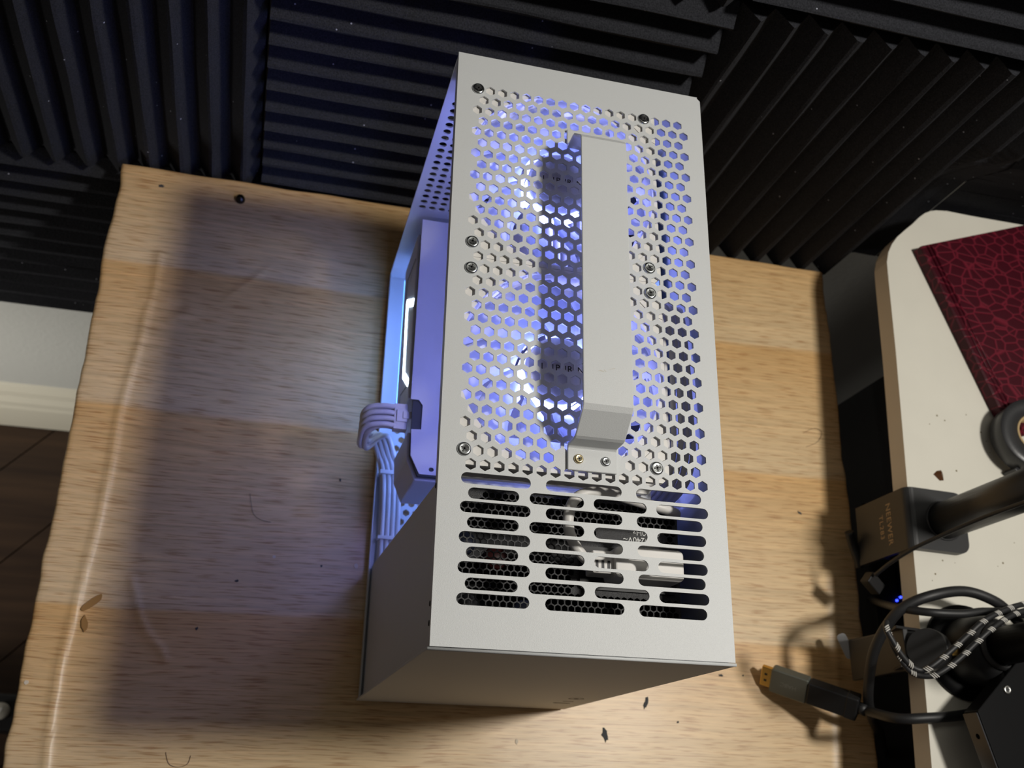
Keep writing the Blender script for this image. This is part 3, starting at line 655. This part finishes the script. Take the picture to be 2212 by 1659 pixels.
MB().box(0.0072, 0.1478, 0.0052, 0.0903, 0.200, 0.210).build('circuit_board', PCB, PSU)
for k, (x, y) in enumerate(((0.03, 0.03), (0.047, 0.06), (0.065, 0.03), (0.075, 0.065), (0.12, 0.02), (0.03, 0.07))):
    MB().lathe([(0.007, 0.21), (0.007, 0.258 - 0.003 * k), (0.0065, 0.259 - 0.003 * k), (0.0, 0.259 - 0.003 * k)], 18, Matrix.Translation((x, y, 0))).build('capacitor', mat('capacitor_sleeve_%d' % k, ((0.03, 0.03, 0.035), (0.06, 0.012, 0.012), (0.02, 0.025, 0.05))[k % 3], 0.4), PSU)
plate('inlet_frame', rrect(0.0880, 0.1460, 0.0390, 0.0632, 0.002), [rrect(0.1010, 0.1440, 0.0410, 0.0610, 0.002)], 0.0022, BLACKP, PSU, Matrix.Translation((0, 0, PZ + 0.0011)))
mt_ = frame((0.1262, 0.0697, PZ + 0.00006), (-1, 0, 0), (0, -1, 0))
lettering('lettering', '100-240V~', 0.0050, mt_, WHITEPR, PSU)
lettering('lettering', '60/50Hz', 0.0050, frame((0.1295, 0.0743, PZ + 0.00006), (-1, 0, 0), (0, -1, 0)), WHITEPR, PSU)
MB().box(0.0985, 0.1405, 0.0655, 0.0775, PZ - 0.0002, PZ + 0.00002).build('print_field', BLACKM, PSU)
# white mains plug and cord
PL = thing('mains_cord', 'white mains plug and cord in the power supply inlet under the slots', 'cord', (0.11, 0.05, PZ))
pl = MB().prism(rrect(0.1020, 0.1425, 0.0425, 0.0600, 0.003), PZ + 0.0005, 0.3050).build('plug', PLASTW, PL, 0.001)
MB().box(0.0900, 0.1030, 0.0450, 0.0575, 0.2885, 0.3015).build('strain_relief', PLASTW, pl, 0.0008)
for k in range(3): MB().box(0.0918 + 0.0034 * k, 0.0933 + 0.0034 * k, 0.0455 + 0.0005 * k, 0.0520, 0.3012, 0.3017).build('relief_slot', INK, pl)
MB().tube([(0.0905, 0.0520, 0.2945), (0.0850, 0.0555, 0.2970), (0.0785, 0.0640, 0.2990), (0.0762, 0.0740, 0.3010), (0.0800, 0.0850, 0.3000), (0.0900, 0.0910, 0.2985), (0.1060, 0.0915, 0.2960), (0.1250, 0.0890, 0.2930), (0.1420, 0.0870, 0.2900), (0.1530, 0.0900, 0.2700), (0.1530, 0.0960, 0.2300)], 0.0031, 12, 8).build('cord', PLASTW, PL)

# black antenna stub behind the case
AN = MB().lathe([(0.0042, 0), (0.0042, 0.012), (0.0052, 0.013), (0.0052, 0.02), (0.0044, 0.021), (0.0044, 0.024), (0.005, 0.025), (0.0048, 0.046), (0.0038, 0.049), (0, 0.05)], 20, frame((0.0600, 0.371, 0.262), (1, 0, 0), (0, -0.83, 0.56))).build('antenna', BLACKP)
tag(AN, 'short black antenna stub behind the top rear edge of the case', 'antenna')

# ------------------------------------------------------------------ white desk at the right
DZ = 0.10; DT = 0.0205
DESK = thing('desk', 'cream white desk with rounded corner at the right, higher than the wooden table', 'desk', (0.9, 0.2, FZ))
P = [(0.4240, -0.33), (0.4300, -0.12)] + [tuple(at(a, b, DZ)[:2]) for a, b in ((2013, 1659), (2001, 1516), (1981, 1278), (1959, 1037), (1935, 758), (1922, 630), (1918, 590), (1916, 566), (1919, 545), (1927, 527), (1939, 511), (1955, 497), (1971, 484), (1985, 470), (1998, 460.5), (2010, 456), (2022, 454.5), (2046, 456), (2098, 466.5))]
yb = P[-1][1]; P += [(1.7, yb), (1.7, -0.33)]
dt = MB().prism(list(reversed(P)), DZ - 0.0008, DZ).build('desk_top', DESKW, DESK)
MB().prism(list(reversed(P)), DZ - DT, DZ - 0.0008).build('edge_band', DESKE, DESK)
MB().box(0.500, 0.518, -0.31, 0.33, FZ, DZ - DT).build('added_panel', BLACKP, DESK, 0.001)  # black panel added under the desk to darken the gap
MB().box(1.64, 1.66, -0.31, 0.33, FZ, DZ - DT).build('added_panel', BLACKP, DESK, 0.001)
for k in range(26):
    rnd = random.Random(k); p_ = at(rnd.uniform(1985, 2200), rnd.choice((rnd.uniform(600, 1050), rnd.uniform(1170, 1280))), DZ)
    MB().prism(ngon(p_.x, p_.y, rnd.uniform(0.0004, 0.0010), 6), DZ - 0.0001, DZ + 0.00006).build('speck', mat('speck_brown', (0.22, 0.18, 0.10), 0.7) if k == 0 else bpy.data.materials['speck_brown'], DESK)

# maroon notebook
def quad_book():
    a = at(1990, 531, DZ + 0.012); c_ = at(2192, 945, DZ + 0.012); u = (a - c_).normalized(); L_ = (a - c_).length
    v = Vector((u.y, -u.x, 0)); v = v if v.x > 0 else -v
    bk = thing('notebook', 'maroon crocodile-pattern notebook lying on the white desk', 'notebook', (c_.x, c_.y, DZ))
    m = frame((c_.x, c_.y, DZ + 0.0002), v, u)
    MB().box(0.000, 0.150, 0.0, L_, 0.0095, 0.0120, m).build('cover', CROC, bk, 0.0008)
    MB().box(0.000, 0.150, 0.0, L_, 0.0, 0.0018, m).build('cover', CROC, bk, 0.0006)
    MB().box(-0.0008, 0.0016, 0.0, L_, 0.0004, 0.0114, m).build('spine', CROC, bk, 0.0008)
    for q in (0.0062, 0.0105): MB().tube([m @ Vector((q, 0.001, 0.0119)), m @ Vector((q, L_ - 0.001, 0.0119))], 0.0011, 8, 1).build('spine_ridge', CROC, bk)
    MB().box(0.002, 0.146, 0.003, L_ - 0.003, 0.0018, 0.0095, m).build('page_block', mat('page_paper', (0.6, 0.56, 0.45), 0.8), bk)
    return m
bm_ = quad_book()
# roll of black tape resting on the notebook's corner
tc_ = at(2214, 951, DZ + 0.016)
R = Matrix.Translation((tc_.x + 0.006, tc_.y + 0.0015, DZ + 0.0098)) @ Matrix.Rotation(math.radians(-9), 4, (0.35, 1, 0))
TP = thing('tape_roll', 'roll of black tape with tan core leaning on the notebook corner', 'tape roll', (tc_.x, tc_.y, DZ))
MB().lathe([(0.0185, 0.0), (0.0330, 0.0), (0.0335, 0.0006), (0.0335, 0.0184), (0.0330, 0.019), (0.0185, 0.019), (0.0185, 0.0)], 48, R, close=False).build('tape', TAPE, TP)
MB().lathe([(0.0168, 0.0002), (0.0184, 0.0002), (0.0184, 0.0193), (0.0168, 0.0193), (0.0168, 0.0002)], 48, R, close=False).build('core', CARD, TP)
MB().box(-0.001, 0.004, -0.002, 0.002, 0, 0.016, Matrix.Translation(at(2170, 1026, DZ)) @ Matrix.Rotation(0.8, 4, 'Z')).build('loose_end', TAPE, TP, 0.0004)
# brown chip
cc = at(2028, 1027, DZ)
tag(MB().add([(cc.x - 0.0055, cc.y + 0.0005, DZ), (cc.x, cc.y - 0.0048, DZ), (cc.x + 0.0042, cc.y - 0.0042, DZ), (cc.x + 0.0045, cc.y + 0.001, DZ), (cc.x + 0.003, cc.y + 0.0052, DZ), (cc.x - 0.0015, cc.y + 0.004, DZ), (cc.x + 0.0008, cc.y + 0.0005, DZ + 0.003), (cc.x + 0.002, cc.y + 0.003, DZ + 0.0022)],
    [(0, 1, 6), (1, 2, 6), (2, 3, 6), (3, 7, 6), (3, 4, 7), (4, 5, 7), (5, 6, 7), (5, 0, 6), (5, 4, 3, 2, 1, 0)]).build('wood_chip', CHIPM), 'small dark brown chip lying on the white desk', 'chip')

# ------------------------------------------------------------------ light stand clamp with lettering and pole
DD = Vector((-0.0075, -0.0035, 0.010))   # desk fittings were measured 1 cm lower
DQ = DZ; DZ = 0.09
CL = thing('light_stand', 'black clamp with tan lettering and thick pole gripping the white desk edge', 'light stand', (0.485, 0.16, DZ))
rz = Matrix.Translation((0.4445, 0.159, 0)) @ Matrix.Rotation(math.radians(-2.0), 4, 'Z')
BK2 = mat('black_satin_metal', (0.030, 0.030, 0.031), 0.42, 0.2)
prf = []
for k in range(7): a = math.radians(180 - 90 * k / 6); prf.append((0.007 + 0.007 * math.cos(a), 0.0975 - 0.007 + 0.007 * math.sin(a)))
outer = [(0.0, 0.0215)] + prf; inner = [(0.007, DZ + 0.0002), (0.0042, DZ + 0.0002), (0.0042, 0.0215)]
m = rz @ frame((0, 0.0265, 0), (1, 0, 0), (0, 0, 1))
body = MB().prism(outer + inner, 0.0, 0.053, m).build('bracket', BK2, CL)
MB().prism([q for q in rrect(0.0071, 0.0560, -0.0265, 0.0265, 0.009) if q[0] > 0.03] + [(0.0070, 0.0265), (0.0070, -0.0265)], DZ + 0.0002, 0.0975, rz).build('top_plate', BK2, CL)
lettering('lettering', 'NEEWER', 0.0092, rz @ frame((-0.0001, 0.000, 0.0700), (0, -1, 0), (0, 0, 1)), BROWNT, body, 1.05)
lettering('lettering', 'TL283', 0.0075, rz @ frame((-0.0001, -0.0005, 0.0588), (0, -1, 0), (0, 0, 1)), BROWNT, body, 1.15)
pc = rz @ Vector((0.0340, 0.0, 0.0975))
MB().lathe([(0.0172, 0.0), (0.0172, 0.0008), (0.0160, 0.0014), (0.0160, 0.0)], 32, Matrix.Translation(pc), close=False).build('pole_collar', BK2, CL)
MB().lathe([(0.0155, 0.0), (0.0155, 0.128), (0.012, 0.132), (0.0, 0.132)], 32, Matrix.Translation(pc)).build('pole', BK2, CL)
MB().box(0.001, 0.030, -0.018, 0.018, 0.0215, 0.0265, rz).build('lower_jaw', BK2, CL, 0.0008)
MB().lathe([(0.006, 0.0), (0.006, 0.040), (0.014, 0.0402), (0.014, 0.0435)], 20, Matrix.Translation(rz @ Vector((0.022, 0, 0.0265)))).build('clamp_screw', BK2, CL)
# thin lamp cable beside the pole
LC = thing('lamp_cable', 'thin black cable running along the lettered clamp pole to a plug in the gap', 'cable', (0.43, 0.115, 0.05))
LCP = [(0.4305, 0.1156, 0.062), (0.4340, 0.1225, 0.080), (0.4390, 0.1290, 0.104), (0.4480, 0.1352, 0.135), (0.4565, 0.1405, 0.175), (0.4605, 0.1420, 0.235), (0.4605, 0.1420, 0.26)]
MB().tube(LCP, 0.0017, 10, 8).build('cord', BLACKR, LC)
mpl = frame((0.4335, 0.1105, 0.052), (0.75, -0.6, -0.25), (0.6, 0.75, 0))
MB().box(-0.0085, 0.0085, -0.0055, 0.0055, -0.005, 0.005, mpl).build('plug', BLACKP, LC, 0.001)
tb = MB().tube([(0.4265, 0.1585, 0.035), (0.4320, 0.1480, 0.030), (0.4370, 0.1360, 0.028), (0.4395, 0.1290, 0.026)], 0.0042, 8, 4).build('clip_arm', BLACKP, None)
tag(tb, 'black clip arm sticking out below the lettered clamp, over the table edge', 'clip')

# ------------------------------------------------------------------ boom arm with its clamp
BA = thing('boom_arm', 'black boom arm base with round disc and clamp at the lower right of the desk', 'boom arm', (0.484, 0.050, DZ))
bc = (0.4860, 0.0505)
T = Matrix.Translation((bc[0], bc[1], DZ))
MB().lathe([(0.0, 0.0002), (0.0375, 0.0002), (0.0385, 0.0012), (0.0378, 0.0036), (0.030, 0.0045), (0.0, 0.0046)], 48, T).build('base_disc', BLACKG, BA)
MB().lathe([(0.0265, 0.0046), (0.0270, 0.012), (0.0260, 0.026), (0.0235, 0.034), (0.0195, 0.038), (0.0, 0.038)], 40, T).build('base_dome', BLACKP, BA)
MB().lathe([(0.0150, 0.038), (0.0185, 0.038), (0.0185, 0.0405), (0.0165, 0.0425), (0.0150, 0.0425), (0.0150, 0.038)], 32, Matrix.Translation((bc[0] + 0.002, bc[1], DZ)), close=False).build('pole_ring', BK2, BA)
MB().lathe([(0.0142, 0.036), (0.0142, 0.16), (0.0, 0.16)], 32, Matrix.Translation((bc[0] + 0.002, bc[1], DZ))).build('pole', BLACKG, BA)
br = MB().box(0.4240, 0.4285, 0.0325, 0.0660, 0.0200, 0.0990).build('clamp_plate', BK2, BA, 0.001)
MB().box(0.4285, 0.4640, 0.0345, 0.0640, DZ + 0.0002, 0.0955).build('clamp_arm', BK2, BA, 0.001)
MB().prism([(0.0, 0.0), (0.011, 0.050), (0.030, 0.075), (0.030, 0.0755), (0.0, 0.0755)], 0.0, 0.0020, frame((0.4240, 0.0345, 0.0215), (-0.35, 0, 0.1), (0, 0, 1))).build('gusset', BK2, BA)
MB().prism([(0.0, 0.0), (0.011, 0.050), (0.030, 0.075), (0.030, 0.0755), (0.0, 0.0755)], 0.0, 0.0020, frame((0.4240, 0.0645, 0.0215), (-0.35, 0, 0.1), (0, 0, 1))).build('gusset', BK2, BA)
kn = MB().lathe([(0.0155, 0.0), (0.0160, 0.002), (0.0160, 0.012), (0.0150, 0.0135), (0.0, 0.0135)], 28, frame((0.4330, 0.0480, 0.1130), (0, 1, 0), (0.60, 0.1, 0.80))).build('clamp_knob', BK2, BA)
MB().lathe([(0.004, 0.0), (0.004, 0.006), (0.0, 0.007)], 16, frame((0.4560, 0.0475, 0.112), (1, 0, 0), (0, 1, 0))).build('clamp_bolt', GOLD, BA)
MB().box(0.4285, 0.4600, 0.0365, 0.0620, 0.0215, 0.0255).build('lower_jaw', BK2, BA, 0.0006)
MB().lathe([(0.005, 0.0), (0.005, 0.0400), (0.012, 0.0402), (0.012, 0.0438)], 20, Matrix.Translation((0.448, 0.049, 0.0255))).build('jaw_screw', SILVER, BA)
ft = MB().prism(rrect(-0.004, 0.004, -0.011, 0.011, 0.003), -0.0008, 0.0008, frame((0.4150, 0.0580, 0.0285), (0.7, 0.3, 0.4), (-0.2, 0.9, 0))).build('plastic_tab', FROST)
tag(ft, 'small frosted plastic tab poking out left of the boom arm clamp', 'tab')

# black cables
def cable(name, label, pts, r, m=BLACKR, seg=12):
    return tag(MB().tube(pts, r, seg, 8).build(name, m), label, 'cable')
lp = [at(1908, 1620, -0.07), at(1904, 1585, -0.025), at(1888, 1550, 0.018), at(1877, 1508, 0.050), at(1880, 1450, 0.072), at(1890, 1400, 0.088), at(1915, 1350, 0.103), at(1950, 1310, 0.116), (0.4338, 0.0868, 0.126), (0.4647, 0.0922, 0.127), (0.4898, 0.0860, 0.128), (0.5130, 0.0760, 0.120), (0.56, 0.062, 0.0945), (0.66, 0.05, 0.0945)]
cable('black_cable', 'thick black cable rising in a round loop over the boom arm base', lp, 0.0042)
cable('black_cable', 'black cable running level from the dark gap across the boom arm dome', [at(1862, 1285, -0.10), at(1880, 1291, -0.03), at(1905, 1300, 0.045), at(1940, 1309, 0.105), at(2000, 1318, 0.130), (0.4500, 0.0722, 0.1365), (0.4750, 0.0755, 0.136), (0.5150, 0.0760, 0.132), (0.60, 0.07, 0.0935)], 0.0032)
# braided cable with white marks, two strands and a loop
BC = thing('braided_cable', 'black braided cable with white tracer marks draped over the boom arm clamp', 'cable', (0.42, 0.04, 0.15))
s1 = [(0.5250, 0.0860, 0.135), (0.4960, 0.0800, 0.152), (0.4760, 0.0740, 0.156), (0.4530, 0.0640, 0.158), (0.4380, 0.0525, 0.156), (0.4220, 0.0400, 0.154), (0.4080, 0.0295, 0.150), (0.4020, 0.0268, 0.146), (0.3950, 0.0290, 0.145), (0.3865, 0.0370, 0.146), (0.3795, 0.0470, 0.147), (0.3765, 0.0550, 0.146), (0.3800, 0.0610, 0.142)]
s2 = [(0.5280, 0.0800, 0.135), (0.4990, 0.0755, 0.152), (0.4780, 0.0690, 0.157), (0.4570, 0.0580, 0.160), (0.4420, 0.0465, 0.158), (0.4270, 0.0345, 0.156), (0.4140, 0.0255, 0.152), (0.4060, 0.0225, 0.148), (0.3970, 0.0245, 0.143), (0.3890, 0.0320, 0.143), (0.3830, 0.0420, 0.143), (0.3810, 0.0510, 0.142), (0.3800, 0.0610, 0.142)]
for s_ in (s1, s2):
    MB().tube(s_, 0.0022, 10, 8).build('strand', BLACKR, BC)
    C_ = catmull([Vector(q) for q in s_], 12); acc = 0.0; nxt = 0.006; run = []
    for a, b in zip(C_[:-1], C_[1:]):
        acc += (b - a).length
        if acc > nxt:
            d = (b - a).normalized(); up = Vector((0, 0, 1)); side = d.cross(up).normalized(); nn = side.cross(d).normalized()
            for k in range(3):
                cpos = b + d * (0.0016 * (k - 1)); pts = []
                for q in range(7):
                    ang = math.radians(-60 + 20 * q); off = (nn * math.cos(ang) + side * math.sin(ang)) * 0.0023; sh = d * (0.0012 * (q - 3) / 3)
                    pts.append(cpos + off + sh)
                MB().tube(pts, 0.00048, 5, 1).build('tracer_mark', WHITETH, BC)
            nxt += 0.0150

for o_ in (CL, LC, BA, BC): o_.location = Vector(o_.location) + DD
for o_ in bpy.data.objects:
    if o_.name.startswith('black_cable'): o_.location = Vector(o_.location) + DD
DZ = DQ
# ------------------------------------------------------------------ video adapter and its cable
AD = thing('video_adapter', 'gunmetal adapter with gold plug leaning from the table to the desk edge', 'adapter', tuple(at(1655, 1458, 0.006)))
A0 = at(1645, 1456, 0.0085); A1 = at(1858, 1530, 0.056)
ux = (A1 - A0).normalized(); LA = (A1 - A0).length; side = Vector((0, 0, 1)).cross(ux).normalized()
side = (side + Vector((0, 0, 1)).cross(side) * 0.0)
mA = frame(A0, ux, side) @ Matrix.Rotation(math.radians(50), 4, 'X')
q1, q2 = LA * 0.105, LA * 0.485
MB().box(0.0, q1 + 0.001, -0.0088, 0.0088, -0.0024, 0.0024, mA).build('gold_plug', GOLD, AD, 0.0006)
for yy in (-0.0030, 0.0028): MB().box(q1 * 0.35, q1 * 0.62, yy - 0.0010, yy + 0.0010, 0.0022, 0.0025, mA).build('latch_hole', INK, AD)
MB().prism([(q1, -0.0095), (q1 + 0.0012, -0.0112), (q2, -0.0112), (q2, 0.0112), (q1 + 0.0012, 0.0112), (q1, 0.0095)], -0.0048, 0.0048, mA).build('metal_shell', GUNMETAL, AD, 0.0012, 3)
lettering('lettering', 'HABC', 0.0052, mA @ frame((q1 + (q2 - q1) * 0.5, 0.0, 0.00482), (-1, 0, 0), (0, -1, 0)), mat('faint_print', (0.22, 0.22, 0.19), 0.5, 0.3), AD)
MB().box(q2, LA * 0.97, -0.0098, 0.0098, -0.0058, 0.0058, mA).build('plug_body', BLACKP, AD, 0.0014, 3)
MB().box(LA * 0.86, LA * 0.985, -0.0102, 0.0102, -0.0062, 0.0062, mA).build('plug_grip', BLACKP, AD, 0.0014, 3)
e0 = mA @ Vector((LA * 0.98, 0, 0)); e1 = mA @ Vector((LA * 1.06, 0, 0))
MB().tube([e0, e1], 0.0050, 12, 1).build('strain_relief', BLACKR, AD)
cable('black_cable', 'black cable leading from the gold-tipped adapter across the desk edge', [e0 + ux * 0.003, e1, (0.4110, -0.0060, 0.0950), (0.4330, -0.0055, 0.1062), (0.4620, -0.0025, 0.1048), (0.4900, 0.0025, 0.1042), (0.55, 0.010, 0.1042)], 0.0040)

# ------------------------------------------------------------------ black metal housing at the lower right
BZ = 0.145
BX = thing('metal_housing', 'black metal housing with silver screw and drilled side, in the lower right corner', 'housing', (0.50, -0.03, DZ))
c0 = at(2112, 1535, BZ); c1 = at(2158, 1659, BZ); c2 = at(2212, 1410, BZ)
dl = (c1 - c0).normalized(); du = (c2 - c0).normalized()
poly = [c0, c0 + dl * 0.22, c0 + dl * 0.22 + Vector((0.25, 0.04, 0)), c0 + du * 0.30]
MB().prism([(p_.x, p_.y) for p_ in poly], BZ - 0.016, BZ).build('shell', BLACKG, BX, 0.0008)
m = frame((c0.x, c0.y, BZ - 0.008), dl, (0, 0, 1))
ins = -1 if (m @ Vector((0, 0, 1)) - m.translation).x > 0 else 1
m2 = m @ Matrix.Translation((0, 0, ins * 0.0012))
plate('side_strip', rrect(0.001, 0.20, -0.0078, 0.0078, 0.001), [ngon(0.018 + 0.03 * k, 0, 0.0021, 14) for k in range(6)], 0.0010, mat('dark_glossy_strip', (0.055, 0.055, 0.06), 0.25, 0.3), BX, m2)
sp_ = at(2175, 1490, BZ)
pan_screw('screw', (sp_.x, sp_.y, BZ), 0.0034, SILVER, BX)
for q in (0.55, 0.9):
    p_ = c0 + dl * 0.10 + Vector((0.10 * q + 0.03, 0.03, 0)); MB().lathe([(0.008, DZ), (0.008, BZ - 0.016)], 16, Matrix.Translation((p_.x, p_.y, 0))).build('leg', BLACKR, BX)

# blue indicator lights deep in the gap, on a black power strip
PS = thing('power_strip', 'black power strip with two blue lights in the dark gap beside the desk', 'power strip', (0.50, 0.10, -0.02))
MB().box(0.470, 0.498, 0.06, 0.20, -0.03, -0.004).build('body', BLACKP, PS, 0.002)
for px_, py_ in ((1938, 1297), (1946, 1290)):
    p_ = at(px_, py_, -0.003); MB().lathe([(0.0011, -0.0012), (0.0011, 0.0002), (0.0006, 0.0008), (0, 0.0009)], 10, Matrix.Translation(p_)).build('indicator_light', LEDB, PS)
for lx_, ly_ in ((0.493, 0.08), (0.493, 0.18)): MB().box(lx_ - 0.004, lx_ + 0.004, ly_ - 0.004, ly_ + 0.004, -0.004, DZ - DT).build('hanger', BLACKP, PS)

# black box with a pale knob on the floor at the lower left
KB = thing('floor_box', 'black box with a pale round knob on the floor at the lower left', 'box', (-0.45, 0.03, FZ))
kz = FZ + 0.09
ka = at(45, 1499, kz); kb = at(32, 1580, kz)
MB().box(ka.x - 0.20, ka.x, kb.y, ka.y, FZ, kz).build('body', BLACKP, KB, 0.003)
kk = at(2, 1536, kz)
MB().lathe([(0.0115, 0.0), (0.0115, 0.004), (0.0095, 0.006), (0.0, 0.0062)], 24, Matrix.Translation((kk.x, kk.y, kz))).build('knob', mat('pale_knob', (0.45, 0.43, 0.38), 0.4), KB)
MB().box(-0.004, 0.004, -0.0012, 0.0012, 0.006, 0.0068, Matrix.Translation((kk.x, kk.y, kz)) @ Matrix.Rotation(1.2, 4, 'Z')).build('knob_mark', WHITEPR, KB)
